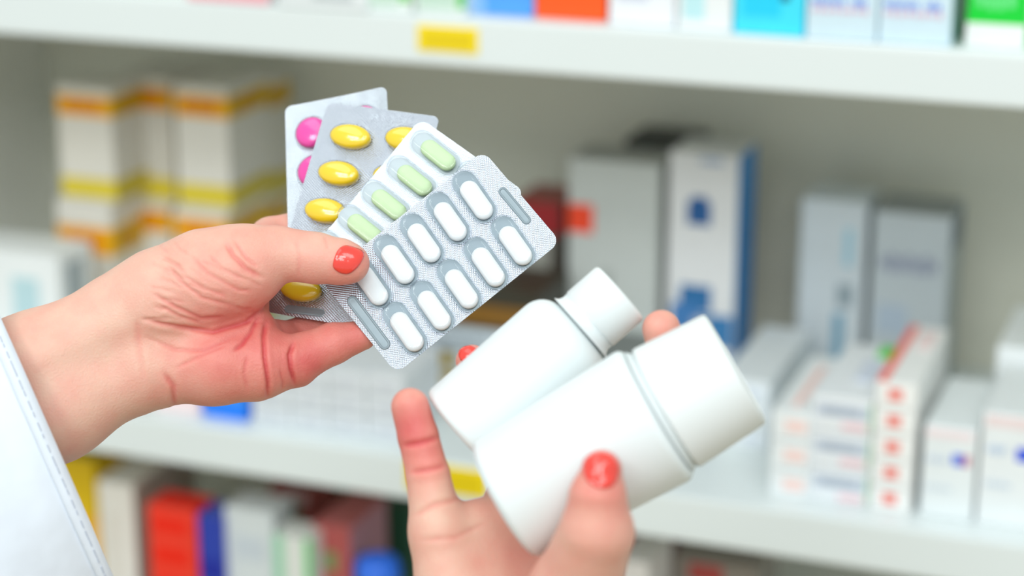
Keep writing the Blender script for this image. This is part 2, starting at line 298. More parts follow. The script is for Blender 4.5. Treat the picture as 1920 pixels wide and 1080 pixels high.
# ------------------------------------------------------------------ signed distance modelling of the hands
class Field:
    def __init__(self, lo, hi, h):
        self.h = h; self.lo = np.array(lo, np.float32)
        self.n = np.ceil((np.array(hi) - np.array(lo)) / h).astype(int) + 1
        self.ax = [self.lo[i] + h * np.arange(self.n[i], dtype=np.float32) for i in range(3)]
    def new(self): return np.full(self.n, 1e3, np.float32)
    def chain(self, F, pts, k):                # tapered limb through (x, y, z, r) points, smoothly joined into F
        for a, b in zip(pts[:-1], pts[1:]):
            A, Bp = np.array(a[:3], np.float32), np.array(b[:3], np.float32); m = max(a[3], b[3]) + 2 * k + 4 * self.h
            i0 = np.clip(np.floor((np.minimum(A, Bp) - m - self.lo) / self.h), 0, self.n).astype(int)
            i1 = np.clip(np.ceil((np.maximum(A, Bp) + m - self.lo) / self.h) + 1, 0, self.n).astype(int)
            if np.any(i1 <= i0): continue
            sl = tuple(slice(i0[j], i1[j]) for j in range(3))
            x = self.ax[0][sl[0]][:, None, None]; y = self.ax[1][sl[1]][None, :, None]; z = self.ax[2][sl[2]][None, None, :]
            d = Bp - A; L2 = float(d @ d) + 1e-6
            t = np.clip(((x - A[0]) * d[0] + (y - A[1]) * d[1] + (z - A[2]) * d[2]) / L2, 0, 1)
            e = np.sqrt((x - A[0] - t * d[0]) ** 2 + (y - A[1] - t * d[1]) ** 2 + (z - A[2] - t * d[2]) ** 2) - (a[3] + t * (b[3] - a[3]))
            F[sl] = smin(F[sl], e, k)
def smin(a, b, k):
    hh = np.maximum(k - np.abs(a - b), 0) / k
    return np.minimum(a, b) - hh * hh * k * 0.25
def surface_nets(F, lo, h):
    ins = F < 0
    n = F.shape
    acc = np.zeros((n[0] - 1, n[1] - 1, n[2] - 1, 3), np.float32); cnt = np.zeros((n[0] - 1, n[1] - 1, n[2] - 1), np.float32)
    def sub(A, dx, dy, dz): return A[dx:n[0] - 1 + dx, dy:n[1] - 1 + dy, dz:n[2] - 1 + dz]
    cs = [(i, j, k) for i in (0, 1) for j in (0, 1) for k in (0, 1)]
    for c in cs:
        for axis in range(3):
            if c[axis]: continue
            e = list(c); e[axis] = 1
            f0, f1 = sub(F, *c), sub(F, *e)
            m = (f0 < 0) != (f1 < 0)
            idx = np.nonzero(m)
            t = f0[idx] / (f0[idx] - f1[idx])
            p = np.tile(np.array(c, np.float32), (len(t), 1)); p[:, axis] += t
            acc[idx] += p; cnt[idx] += 1
    act = cnt > 0
    ids = np.full(act.shape, -1, np.int64); I = np.nonzero(act); ids[I] = np.arange(len(I[0]))
    V = np.stack(I, 1).astype(np.float32) + acc[I] / cnt[I][:, None]
    V = V * h + np.array(lo, np.float32)
    quads = []
    for axis in range(3):
        u, v = (axis + 1) % 3, (axis + 2) % 3
        s0 = [slice(None)] * 3; s1 = [slice(None)] * 3
        s0[axis] = slice(0, n[axis] - 1); s1[axis] = slice(1, n[axis])
        a, b = ins[tuple(s0)], ins[tuple(s1)]
        for flip in (False, True):
            m = (a & ~b) if not flip else (~a & b)
            q = np.stack(np.nonzero(m), 1)
            q = q[(q[:, u] > 0) & (q[:, v] > 0) & (q[:, u] < n[u] - 1) & (q[:, v] < n[v] - 1)]
            def g(du, dv):
                r = q.copy(); r[:, u] -= du; r[:, v] -= dv; return ids[r[:, 0], r[:, 1], r[:, 2]]
            Q = np.stack([g(1, 1), g(0, 1), g(0, 0), g(1, 0)], 1)
            quads.append(Q[:, ::-1] if flip else Q)
    return V, np.concatenate(quads)
def normals_of(V, Q):
    nn = np.cross(V[Q[:, 2]] - V[Q[:, 0]], V[Q[:, 3]] - V[Q[:, 1]])
    N = np.zeros_like(V)
    for i in range(4): np.add.at(N, Q[:, i], nn)
    return N / (np.linalg.norm(N, axis=1, keepdims=True) + 1e-9)
def seg_dist(V2, poly):                        # distance in the palm plane to a crease line, and how far along it
    best = np.full(len(V2), 1e6, np.float32); par = np.zeros(len(V2), np.float32)
    n = len(poly) - 1
    for i in range(n):
        a, b = np.array(poly[i], np.float32), np.array(poly[i + 1], np.float32); d = b - a
        t = np.clip(((V2 - a) @ d) / (d @ d), 0, 1)
        e = np.linalg.norm(V2 - a - t[:, None] * d, axis=1)
        m = e < best; best[m] = e[m]; par[m] = (i + t[m]) / n
    return best, par
def skin_mat():
    m = bpy.data.materials.new('skin'); m.use_nodes = True; nt = m.node_tree; b = nt.nodes['Principled BSDF']
    at = nt.nodes.new('ShaderNodeAttribute'); at.attribute_name = 'flush'
    tc = nt.nodes.new('ShaderNodeTexCoord')
    n1 = nt.nodes.new('ShaderNodeTexNoise'); n1.inputs['Scale'].default_value = 90; n1.inputs['Detail'].default_value = 5
    n2 = nt.nodes.new('ShaderNodeTexNoise'); n2.inputs['Scale'].default_value = 900; n2.inputs['Detail'].default_value = 3
    vo = nt.nodes.new('ShaderNodeTexVoronoi'); vo.inputs['Scale'].default_value = 1100
    for q in (n1, n2, vo): nt.links.new(tc.outputs['Object'], q.inputs['Vector'])
    mth = nt.nodes.new('ShaderNodeMath'); mth.operation = 'MULTIPLY_ADD'; mth.inputs[1].default_value = 0.5
    sb = nt.nodes.new('ShaderNodeMath'); sb.operation = 'SUBTRACT'; sb.inputs[1].default_value = 0.25
    nt.links.new(n1.outputs[0], mth.inputs[0]); nt.links.new(at.outputs['Fac'], mth.inputs[2]); nt.links.new(mth.outputs[0], sb.inputs[0])
    cr = nt.nodes.new('ShaderNodeValToRGB')
    cr.color_ramp.elements[0].position = 0.0; cr.color_ramp.elements[0].color = rgb((228, 184, 163))
    cr.color_ramp.elements[1].position = 1.0; cr.color_ramp.elements[1].color = rgb((206, 78, 80))
    e = cr.color_ramp.elements.new(0.5); e.color = rgb((225, 140, 127))
    nt.links.new(sb.outputs[0], cr.inputs[0]); nt.links.new(cr.outputs[0], b.inputs['Base Color'])
    b.inputs['Roughness'].default_value = 0.5
    b.inputs['Subsurface Weight'].default_value = 0.25
    b.inputs['Subsurface Radius'].default_value = (0.0035, 0.0012, 0.0007); b.inputs['Subsurface Scale'].default_value = 1.0
    ad = nt.nodes.new('ShaderNodeMath'); ad.operation = 'ADD'
    nt.links.new(n2.outputs[0], ad.inputs[0]); nt.links.new(vo.outputs['Distance'], ad.inputs[1])
    bp = nt.nodes.new('ShaderNodeBump'); bp.inputs['Strength'].default_value = 0.2; bp.inputs['Distance'].default_value = 0.0004
    nt.links.new(ad.outputs[0], bp.inputs['Height'])
    nz = nt.nodes.new('ShaderNodeTexNoise'); nz.inputs['Scale'].default_value = 160; nz.inputs['Detail'].default_value = 2
    mpp = nt.nodes.new('ShaderNodeMixRGB'); mpp.inputs[0].default_value = 0.012
    nt.links.new(tc.outputs['Object'], nz.inputs['Vector']); nt.links.new(tc.outputs['Object'], mpp.inputs[1]); nt.links.new(nz.outputs[1], mpp.inputs[2])
    prev = bp
    for sc, st in ((300, 0.09), (640, 0.07)):     # fine criss-cross skin lines
        ve = nt.nodes.new('ShaderNodeTexVoronoi'); ve.feature = 'DISTANCE_TO_EDGE'; ve.inputs['Scale'].default_value = sc
        rm = nt.nodes.new('ShaderNodeMapRange'); rm.inputs[1].default_value = 0.0; rm.inputs[2].default_value = 0.09
        nt.links.new(mpp.outputs[0], ve.inputs['Vector']); nt.links.new(ve.outputs['Distance'], rm.inputs[0])
        bb = nt.nodes.new('ShaderNodeBump'); bb.inputs['Strength'].default_value = st; bb.inputs['Distance'].default_value = 0.0005
        nt.links.new(rm.outputs[0], bb.inputs['Height']); nt.links.new(prev.outputs[0], bb.inputs['Normal']); prev = bb
    nt.links.new(prev.outputs[0], b.inputs['Normal'])
    return m
SKIN = skin_mat()
def build_arm(name, d0, lo, hi, h, palm, fingers, creases, flush, parent, kp=26, kf=14):
    """palm: list of (points, blend); fingers: list of (points, blend). Units are pixels at depth d0."""
    fd = Field(lo, hi, h); base = fd.new()
    for pts, k in palm: fd.chain(base, pts, k)
    out = base.copy()
    for pts, k in fingers:
        f = fd.new(); fd.chain(f, pts, 6)
        out = np.minimum(out, smin(base, f, k))
    V, Q = surface_nets(out, lo, h)
    N = normals_of(V, Q)
    front = np.clip(-N[:, 2] * 1.6 + 0.25, 0, 1)
    amt = np.zeros(len(V), np.float32); dark = np.zeros(len(V), np.float32)
    for poly, wd, dp in creases:
        d, t = seg_dist(V[:, :2], poly)
        fade = np.clip(np.minimum(t, 1 - t) * 5 + 0.15, 0, 1)
        g = np.exp(-(d / wd) ** 2) * fade * front
        ridge = np.exp(-((d - wd * 2.2) / (wd * 1.4)) ** 2) * fade * front
        amt -= g * dp; amt += ridge * dp * 0.22; dark = np.maximum(dark, g * min(1, dp / 4))
    V = V + N * amt[:, None]
    fl = np.full(len(V), 0.12, np.float32)
    for (x, y, r, a) in flush:
        fl += a * np.exp(-(((V[:, 0] - x) ** 2 + (V[:, 1] - y) ** 2) / (r * r)))
    fl = np.clip(fl + 0.35 * dark, 0, 1)
    s = d0 / FPX
    D = d0 + V[:, 2] * s
    R_, F_, U_, C_ = (np.array(v) for v in (RGT, FWD, UPV, CAM))
    Wp = C_ + ((V[:, 0] - 960) / FPX * D)[:, None] * R_ - ((V[:, 1] - 540) / FPX * D)[:, None] * U_ + D[:, None] * F_
    org = np.array(parent.location)
    me = bpy.data.meshes.new(name)
    # flip check: outward normals after the mapping
    me.from_pydata((Wp - org).tolist(), [], Q.tolist()); me.update()
    bm = bmesh.new(); bm.from_mesh(me); bmesh.ops.recalc_face_normals(bm, faces=bm.faces)
    isl = bm.verts
    bm.to_mesh(me); bm.free()
    at = me.attributes.new('flush', 'FLOAT', 'POINT'); at.data.foreach_set('value', fl.astype(np.float32))
    o = link(name, me, SKIN, parent, True)
    bv = BVHTree.FromPolygons([tuple(v) for v in Wp], [tuple(q) for q in Q.tolist()])
    return o, bv
NAIL = None
def nail(outline, bv, parent, label, mat, lift=0.0005, rings=7):
    """A lacquered nail plate laid on the finger: outline given as seen from the front."""
    c = np.mean(np.array(outline), axis=0); n = len(outline)
    pts = []
    def hit(px, py):
        r = ray(px, py); loc, nor, i, d = bv.ray_cast(CAM, r.normalized(), 3.0)
        return (loc, nor) if loc is not None else None
    # densify outline with a closed smooth curve
    ol = []
    for i in range(n):
        p0, p1, p2, p3 = (np.array(outline[(i + k) % n], float) for k in (-1, 0, 1, 2))
        for t in (0, 0.25, 0.5, 0.75):
            ol.append(0.5 * ((2 * p1) + (-p0 + p2) * t + (2 * p0 - 5 * p1 + 4 * p2 - p3) * t * t + (-p0 + 3 * p1 - 3 * p2 + p3) * t ** 3))
    m = len(ol); vs = []; ok = []
    for k in range(rings + 1):
        f = k / rings
        for j in range(m if k else 1):
            q = c + (ol[j] - c) * f
            hloc = hit(*q)
            if hloc is None:
                vs.append(vs[-1]); continue
            loc, nor = hloc
            if nor.dot(FWD) > 0: nor = -nor
            l = lift * (1.0 if f < 0.9 else 0.35)
            vs.append(loc - FWD * 0.0 + nor * l)
    fs = []
    for j in range(m): fs.append((0, 1 + j, 1 + (j + 1) % m))
    for k in range(1, rings):
        a, b = 1 + (k - 1) * m, 1 + k * m
        for j in range(m): fs.append((a + j, b + j, b + (j + 1) % m, a + (j + 1) % m))
    org = person.location
    me = bpy.data.meshes.new('fingernail'); me.from_pydata([tuple(v - org) for v in vs], [], fs); me.update()
    o = link('fingernail', me, mat, None, True); o.parent = parent
    sm = o.modifiers.new('smooth', 'SMOOTH'); sm.factor = 0.5; sm.iterations = 4
    so = o.modifiers.new('thick', 'SOLIDIFY'); so.thickness = 0.0006; so.offset = 0
    o['label'] = label
    return o

person = thing('person', 'person in a white coat with coral nails holding blister packs and two white bottles', 'person', P(300, 900, 0.80))
POL = pm('coral_polish', (232, 66, 54), 0.18, coat=0.6)
# left arm and hand -------------------------------------------------
D0L = 0.830
palmL = [
 ([(-330, 812, -150, 100), (60, 684, -10, 92), (235, 592, 8, 78), (300, 556, 0, 84)], 40),
 ([(-290, 965, -150, 100), (105, 765, -5, 94), (265, 690, 12, 72), (285, 688, 14, 66)], 40),
 ([(300, 556, -2, 84), (385, 520, -12, 84), (455, 500, -10, 76)], 34),       # thenar
 ([(385, 540, -22, 64), (440, 520, -18, 58)], 30),
 ([(280, 688, 14, 66), (400, 684, 6, 70), (478, 684, 10, 66)], 34),         # hypothenar
 ([(300, 640, 24, 62), (455, 622, 40, 56)], 34),
 ([(330, 570, 50, 58), (448, 505, 92, 50)], 34),
 ([(340, 610, 50, 55), (455, 570, 90, 48)], 34),
 ([(370, 650, 40, 55), (470, 642, 54, 50)], 34),
 ([(432, 530, 30, 46), (447, 522, 62, 32)], 30),
]
fingL = [
 ([(455, 499, -10, 74), (520, 475, -14, 51), (592, 484, -20, 48), (640, 491, -24, 43), (655, 494, -26, 38)], 30),      # thumb
 ([(448, 505, 92, 50), (508, 447, 262, 40), (590, 428, 280, 38), (680, 420, 268, 33)], 14),
 ([(452, 570, 93, 46), (462, 552, 190, 42), (545, 536, 264, 40), (680, 500, 206, 38), (760, 490, 190, 32)], 14),
 ([(470, 642, 54, 50), (543, 644, 148, 42), (640, 602, 178, 38), (720, 575, 168, 33)], 14),
 ([(478, 684, 10, 64), (553, 676, 26, 50), (575, 665, 30, 43), (625, 644, 38, 39), (679, 629, 45, 28)], 18),
]
def c3(*pts): return [(x / 2.25, 380 + y / 2.25) for x, y in pts]
creasesL = [
 (c3((600, 490), (680, 512), (760, 526), (900, 545), (1040, 505), (1130, 430)), 4.5, 5.0),
 (c3((640, 380), (740, 440), (850, 490), (960, 482)), 4.0, 3.0),
 (c3((660, 425), (760, 480), (860, 510)), 3.5, 2.6),
 (c3((710, 260), (760, 330), (850, 400), (1000, 440)), 4.0, 2.2),
 (c3((760, 300), (860, 360), (960, 400)), 3.5, 1.8),
 (c3((800, 220), (880, 300), (1010, 370), (1060, 372)), 3.5, 1.8),
 (c3((950, 170), (985, 225), (1040, 280), (1110, 315)), 4.5, 3.4),
 (c3((990, 160), (1040, 235), (1090, 275)), 3.5, 2.0),
 (c3((880, 215), (940, 280), (1040, 330)), 3.5, 1.6),
 (c3((1095, 470), (1060, 545), (1020, 600), (985, 625)), 4.0, 3.4),
 (c3((1125, 500), (1112, 560), (1117, 650), (1132, 760), (1130, 840)), 4.0, 5.0),
 (c3((1240, 585), (1222, 640), (1228, 700), (1248, 775)), 4.0, 5.0),
 (c3((1180, 700), (1195, 760), (1190, 790)), 3.0, 1.6),
 (c3((1045, 640), (1030, 720), (1045, 800)), 3.5, 1.6),
 (c3((575, 480), (585, 560), (592, 650), (612, 760)), 6.0, 1.6),
 (c3((690, 715), (730, 775), (736, 850), (735, 880)), 5.0, 3.4),
 (c3((600, 560), (740, 620), (860, 625), (1000, 560)), 4.0, 1.8),
 (c3((740, 700), (860, 640), (960, 600)), 3.5, 1.6),
 (c3((1250, 150), (1262, 230), (1258, 320)), 4.0, 1.2),
 (c3((1370, 140), (1385, 200)), 3.5, 1.2),
]
flushL = [(470, 660, 120, 0.30), (560, 690, 60, 0.22), (640, 640, 70, 0.42), (680, 625, 35, 0.2), (400, 700, 120, 0.12), (640, 510, 60, 0.25), (690, 495, 30, 0.2), (520, 610, 60, 0.2), (430, 570, 90, 0.12), (520, 420, 60, 0.15), (200, 650, 160, -0.06), (420, 660, 110, 0.06), (350, 690, 70, 0.08), (580, 690, 50, 0.12), (400, 470, 80, 0.04)]
rw = random.Random(11)
for k in range(22):                            # fine skin lines that run with the thenar and the palm
    t = rw.random(); u = rw.random()
    if k < 22:
        cx, cy = 285 + 190 * t, 455 + 150 * u; a = math.radians(40 - 38 * u + rw.uniform(-8, 8)); ln = rw.uniform(26, 62)
    else:
        cx, cy = 300 + 190 * t, 640 + 85 * u; a = math.radians(rw.choice([-30, -22, 12]) + rw.uniform(-14, 14)); ln = rw.uniform(18, 40)
    dx, dy = math.cos(a) * ln / 2, math.sin(a) * ln / 2; bw = rw.uniform(-4, 4)
    creasesL.append(([(cx - dx, cy - dy), (cx - bw * math.sin(a), cy + bw * math.cos(a)), (cx + dx, cy + dy)], 3.2, rw.uniform(0.7, 1.7)))
armL, bvL = build_arm('left_hand', D0L, (-480, 330, -300), (860, 1120, 345), 2.6, palmL, fingL, creasesL, flushL, person)
def c2(*pts): return [(480 + x / 3.177, 380 + y / 3.177) for x, y in pts]
nail([(600 + x / 8.308, 430 + y / 8.308) for x, y in ((232, 420), (262, 350), (312, 288), (385, 254), (470, 264), (580, 298), (655, 335), (690, 385), (672, 460), (610, 560), (530, 640), (440, 694), (340, 688), (250, 645), (200, 585), (205, 500))], bvL, armL, 'coral red thumbnail catching the light', POL)

# right arm and hand ------------------------------------------------
D0R = 0.760
palmR = [
 ([(1010, 1720, -60, 135), (930, 1370, 40, 105)], 50),
 ([(930, 1370, 40, 105), (860, 1180, 50, 80), (822, 1000, 55, 52)], 44),
 ([(930, 1370, 50, 105), (900, 1180, 80, 80), (892, 994, 85, 56)], 44),
 ([(940, 1370, 60, 105), (940, 1180, 105, 80), (940, 990, 112, 54)], 44),
 ([(950, 1370, 60, 105), (1000, 1170, 125, 80), (1012, 975, 145, 54)], 44),
 ([(960, 1370, 60, 105), (1050, 1170, 135, 80), (1085, 958, 158, 54)], 44),
 ([(960, 1370, 40, 105), (1020, 1220, -10, 100), (1076, 1117, -152, 84)], 44),
]
fingR = [
 ([(1076, 1117, -152, 84), (1119, 998, -254, 71), (1121, 930, -276, 54), (1128, 882, -279, 39)], 34),      # thumb
 ([(822, 1000, 55, 52), (802, 890, 62, 41), (784, 818, 68, 38), (769, 763, 70, 36)], 24),
 ([(940, 990, 112, 54), (968, 890, 222, 42), (950, 780, 290, 38), (885, 677, 248, 31)], 24),
 ([(1012, 975, 145, 54), (1050, 850, 262, 42), (1040, 740, 292, 38), (1000, 680, 268, 32)], 24),
 ([(1085, 958, 158, 54), (1220, 850, 175, 44), (1272, 735, 125, 39), (1240, 617, 88, 36)], 24),
]
def c4(*pts): return [(720 + x / 1.8, 480 + y / 1.8) for x, y in pts]
creasesR = [
 (c4((60, 640), (120, 632), (190, 610)), 5, 3.4),
 (c4((85, 730), (150, 722), (215, 705)), 5, 3.0),
 (c4((95, 880), (170, 840), (260, 820)), 5, 2.6),
 (c4((120, 960), (240, 950), (350, 900)), 5, 1.6),
]
flushR = [(772, 795, 60, 0.72), (795, 870, 45, 0.4), (850, 960, 90, -0.05), (1115, 930, 90, 0.25), (1128, 870, 60, 0.2), (1240, 610, 70, 0.25), (900, 690, 60, 0.5), (980, 1060, 60, 0.2), (905, 950, 40, 0.12)]
armR, bvR = build_arm('right_hand', D0R, (690, 540, -360), (1380, 1800, 340), 3.6, palmR, fingR, creasesR, flushR, person)
nail([(1127 + (x - 1129) * 0.93, y) for x, y in ((1092, 872), (1098, 858), (1112, 850), (1128, 847), (1146, 850), (1160, 860), (1166, 878), (1160, 902), (1146, 916), (1124, 917), (1104, 906), (1094, 890))], bvR, armR, 'coral red thumbnail pressed on the near bottle', POL)
nail([(860, 662), (866, 653), (878, 649), (890, 652), (896, 664), (890, 677), (876, 681), (864, 675)], bvR, armR, 'coral red fingernail behind the far bottle', POL)

# white coat sleeves -------------------------------------------------
def cloth_mat():
    m = bpy.data.materials.new('white_cotton'); m.use_nodes = True; nt = m.node_tree; b = nt.nodes['Principled BSDF']
    b.inputs['Base Color'].default_value = rgb((220, 227, 236)); b.inputs['Roughness'].default_value = 0.85
    b.inputs['Sheen Weight'].default_value = 0.15
    tc = nt.nodes.new('ShaderNodeTexCoord'); n = nt.nodes.new('ShaderNodeTexNoise'); n.inputs['Scale'].default_value = 26; n.inputs['Detail'].default_value = 3
    bp = nt.nodes.new('ShaderNodeBump'); bp.inputs['Strength'].default_value = 0.45; bp.inputs['Distance'].default_value = 0.006
    nt.links.new(tc.outputs['Object'], n.inputs['Vector']); nt.links.new(n.outputs[0], bp.inputs['Height']); nt.links.new(bp.outputs[0], b.inputs['Normal'])
    return m
CLOTH = cloth_mat()
TILT = 0.25
def sleeve(path, parent, seed, nseg=96, hem=True):
    """path: (px, py, depth, half width px across, half depth m, direction of the wide axis (px vector)) from cuff to shoulder."""
    rnd = random.Random(seed); ph = [rnd.uniform(0, 6.28) for _ in range(6)]
    rings = []
    K = 10; nst = (len(path) - 1) * K + 1
    for i in range(nst):
        f = i / K; j = min(int(f), len(path) - 2); t = f - j; t2 = t
        a, b = path[j], path[j + 1]
        px, py, d, hw, hd, dx, dy = (a[q] + (b[q] - a[q]) * t2 for q in range(7))
        L = math.hypot(dx, dy); dx, dy = dx / L, dy / L
        ctr = P(px, py, d); s = d / FPX
        wide = (RGT * dx - UPV * dy) * (hw * s); thin = -FWD * hd + (RGT * 0.878 + UPV * 0.479) * (hd * TILT * max(0.0, 1 - i / 12))
        ring = []
        for k in range(nseg):
            th = 2 * math.pi * k / nseg
            fold = 1 + 0.018 * math.sin(3 * th + ph[0] + i * 0.35) + 0.014 * math.sin(5 * th + ph[1] - i * 0.5) + 0.012 * math.sin(2 * th + ph[2] + i * 0.9)
            if i < 2: fold = 1 + (fold - 1) * 0.5
            ring.append(ctr + wide * (math.cos(th) * fold) + thin * (math.sin(th) * fold) )
        rings.append(ring)
    org = parent.location
    vs = [tuple(v - org) for r in rings for v in r]
    fs = []
    for i in range(nst - 1):
        for k in range(nseg):
            a, b = i * nseg + k, i * nseg + (k + 1) % nseg
            fs.append((a, b, b + nseg, a + nseg))
    me = bpy.data.meshes.new('coat_sleeve'); me.from_pydata(vs, [], fs); me.update()
    o = link('coat_sleeve', me, CLOTH, parent, True)
    so = o.modifiers.new('thick', 'SOLIDIFY'); so.thickness = 0.0016; so.offset = -1
    o['label'] = 'loose white cotton coat sleeve'
    # turned hem: a doubled band at the cuff
    vs2, fs2 = [], []
    hr = []
    for i, off in ((0, 1.0), (0, 1.022), (1, 1.026), (2, 1.028), (2, 1.004)):
        ring = rings[i]; c = sum(ring, Vector()) / nseg
        hr.append([c + (v - c) * off for v in ring])
    for r in hr: vs2 += [tuple(v - org) for v in r]
    for i in range(len(hr) - 1):
        for k in range(nseg):
            a, b = i * nseg + k, i * nseg + (k + 1) % nseg
            fs2.append((a, b, b + nseg, a + nseg))
    me = bpy.data.meshes.new('cuff_hem'); me.from_pydata(vs2, [], fs2); me.update()
    link('cuff_hem', me, CLOTH, o, True)
    vs3, fs3 = [], []; NS = 150; ring = rings[1]; nxt = rings[2]
    for q in range(NS):
        a = q / NS * nseg; k = int(a); f = a - k
        c = sum(ring, Vector()) / nseg
        p0 = ring[k].lerp(ring[(k + 1) % nseg], f); k2 = (k + 1) % nseg
        p1 = p0.lerp(ring[k2], min(1, 0.9))
        ax = (nxt[k] - ring[k]).normalized() * 0.0003
        p0 = c + (p0 - c) * 1.032; p1 = c + (p1 - c) * 1.032
        up = (p0 - c).normalized() * 0.0004
        n0 = len(vs3); vs3 += [tuple(v - org) for v in (p0 - ax, p0 + ax, p1 + ax, p1 - ax, p0 + up, p1 + up)]
        fs3 += [(n0, n0 + 1, n0 + 4), (n0 + 1, n0 + 2, n0 + 5, n0 + 4), (n0 + 2, n0 + 3, n0 + 5), (n0 + 3, n0, n0 + 4, n0 + 5)]
    me = bpy.data.meshes.new('stitching'); me.from_pydata(vs3, [], fs3); me.update()
    st = link('stitching', me, pm('grey_thread', (196, 204, 218), 0.8), o); st['kind'] = 'stuff'
    return o
sleeve([(112, 852, 0.822, 322, 0.034, 0.40, 0.917), (10, 925, 0.810, 330, 0.040, 0.42, 0.907), (-170, 1030, 0.785, 345, 0.046, 0.45, 0.893), (-420, 1180, 0.735, 360, 0.055, 0.47, 0.88)], person, 3)
sleeve([(965, 1500, 0.758, 210, 0.036, 1, 0), (985, 1600, 0.752, 235, 0.04, 1, 0), (1020, 1760, 0.742, 250, 0.046, 1, 0)], person, 5)

# ------------------------------------------------------------------ blister packs
def foil_mat(name, c, bump, rough, period, metal=0.85):
    m = bpy.data.materials.new(name); m.use_nodes = True; nt = m.node_tree; b = nt.nodes['Principled BSDF']
    b.inputs['Base Color'].default_value = rgb(c); b.inputs['Metallic'].default_value = metal; b.inputs['Roughness'].default_value = rough
    tc = nt.nodes.new('ShaderNodeTexCoord')
    hs = []
    for ang in (0.6, -0.75):
        mp = nt.nodes.new('ShaderNodeMapping'); mp.inputs['Rotation'].default_value = (0, 0, ang)
        wv = nt.nodes.new('ShaderNodeTexWave'); wv.wave_profile = 'SIN'; wv.inputs['Scale'].default_value = 0.314 / period
        nt.links.new(tc.outputs['Object'], mp.inputs['Vector']); nt.links.new(mp.outputs[0], wv.inputs['Vector']); hs.append(wv)
    ad = nt.nodes.new('ShaderNodeMath'); ad.operation = 'ADD'
    nt.links.new(hs[0].outputs['Fac'], ad.inputs[0]); nt.links.new(hs[1].outputs['Fac'], ad.inputs[1])
    bp = nt.nodes.new('ShaderNodeBump'); bp.inputs['Strength'].default_value = bump; bp.inputs['Distance'].default_value = 0.0001
    nt.links.new(ad.outputs[0], bp.inputs['Height'])
    n = nt.nodes.new('ShaderNodeTexNoise'); n.inputs['Scale'].default_value = 60; n.inputs['Detail'].default_value = 2
    b2 = nt.nodes.new('ShaderNodeBump'); b2.inputs['Strength'].default_value = 0.35; b2.inputs['Distance'].default_value = 0.002
    nt.links.new(tc.outputs['Object'], n.inputs['Vector']); nt.links.new(n.outputs[0], b2.inputs['Height']); nt.links.new(b2.outputs[0], bp.inputs['Normal'])
    nt.links.new(bp.outputs[0], b.inputs['Normal'])
    return m
def clear_mat():
    m = bpy.data.materials.new('clear_blister_plastic'); m.use_nodes = True; nt = m.node_tree
    nt.nodes.remove(nt.nodes['Principled BSDF']); out = nt.nodes['Material Output']
    tr = nt.nodes.new('ShaderNodeBsdfTransparent'); tr.inputs[0].default_value = (0.95, 0.965, 0.98, 1)
    gl = nt.nodes.new('ShaderNodeBsdfGlossy'); gl.inputs['Roughness'].default_value = 0.12
    lw = nt.nodes.new('ShaderNodeLayerWeight'); lw.inputs['Blend'].default_value = 0.5
    pw = nt.nodes.new('ShaderNodeMath'); pw.operation = 'POWER'; pw.inputs[1].default_value = 4.0
    fr = nt.nodes.new('ShaderNodeMath'); fr.operation = 'MULTIPLY_ADD'; fr.inputs[1].default_value = 0.7; fr.inputs[2].default_value = 0.04
    nt.links.new(lw.outputs['Facing'], pw.inputs[0]); nt.links.new(pw.outputs[0], fr.inputs[0])
    mx = nt.nodes.new('ShaderNodeMixShader')
    nt.links.new(fr.outputs[0], mx.inputs[0]); nt.links.new(tr.outputs[0], mx.inputs[1]); nt.links.new(gl.outputs[0], mx.inputs[2])
    nt.links.new(mx.outputs[0], out.inputs['Surface'])
    return m
CLEAR = clear_mat()
FOIL = foil_mat('knurled_foil', (184, 190, 199), 0.9, 0.16, 0.0009)
FOIL_FINE = foil_mat('fine_foil', (186, 193, 200), 0.5, 0.24, 0.0006)
FLOORF = foil_mat('shaded_smooth_foil', (136, 150, 157), 0.0, 0.36, 0.001, 0.3)  # foil greyed: recess shade and dull reflection put into its colour
FLOORG = foil_mat('pale_smooth_foil', (190, 200, 204), 0.0, 0.42, 0.001, 0.15)

def stadium(a, r, n=10):
    pts = []
    for k in range(n + 1): t = -math.pi / 2 + math.pi * k / n; pts.append((a + r * math.cos(t), r * math.sin(t)))
    for k in range(n + 1): t = math.pi / 2 + math.pi * k / n; pts.append((-a + r * math.cos(t), r * math.sin(t)))
    return pts
def ring_mesh(name, rings, close_top=True, close_bot=False):
    vs, fs = [], []; n = len(rings[0])
    for r in rings: vs += r
    for i in range(len(rings) - 1):
        for k in range(n):
            a, b = i * n + k, i * n + (k + 1) % n
            fs.append((a, b, b + n, a + n))
    if close_top: fs.append(tuple((len(rings) - 1) * n + k for k in range(n)))
    if close_bot: fs.append(tuple(range(n))[::-1])
    me = bpy.data.meshes.new(name); me.from_pydata(vs, [], fs); me.update(); return me
def dome(name, a, r, prof, n=10, close_bot=False):     # prof: (inset, height); a stadium shrinking inwards
    rings = []
    for ins, z in prof:
        rr = max(r - ins, 0.00015); rings.append([(x, y, z) for x, y in stadium(a, rr, n)])
    return ring_mesh(name, rings, True, close_bot)
def ellipse_dome(name, ax, by, prof, n=40, close_bot=False):   # prof: (scale, height)
    return ring_mesh(name, [[(ax * s * math.cos(2 * math.pi * k / n), by * s * math.sin(2 * math.pi * k / n), z) for k in range(n)] for s, z in prof], True, close_bot)
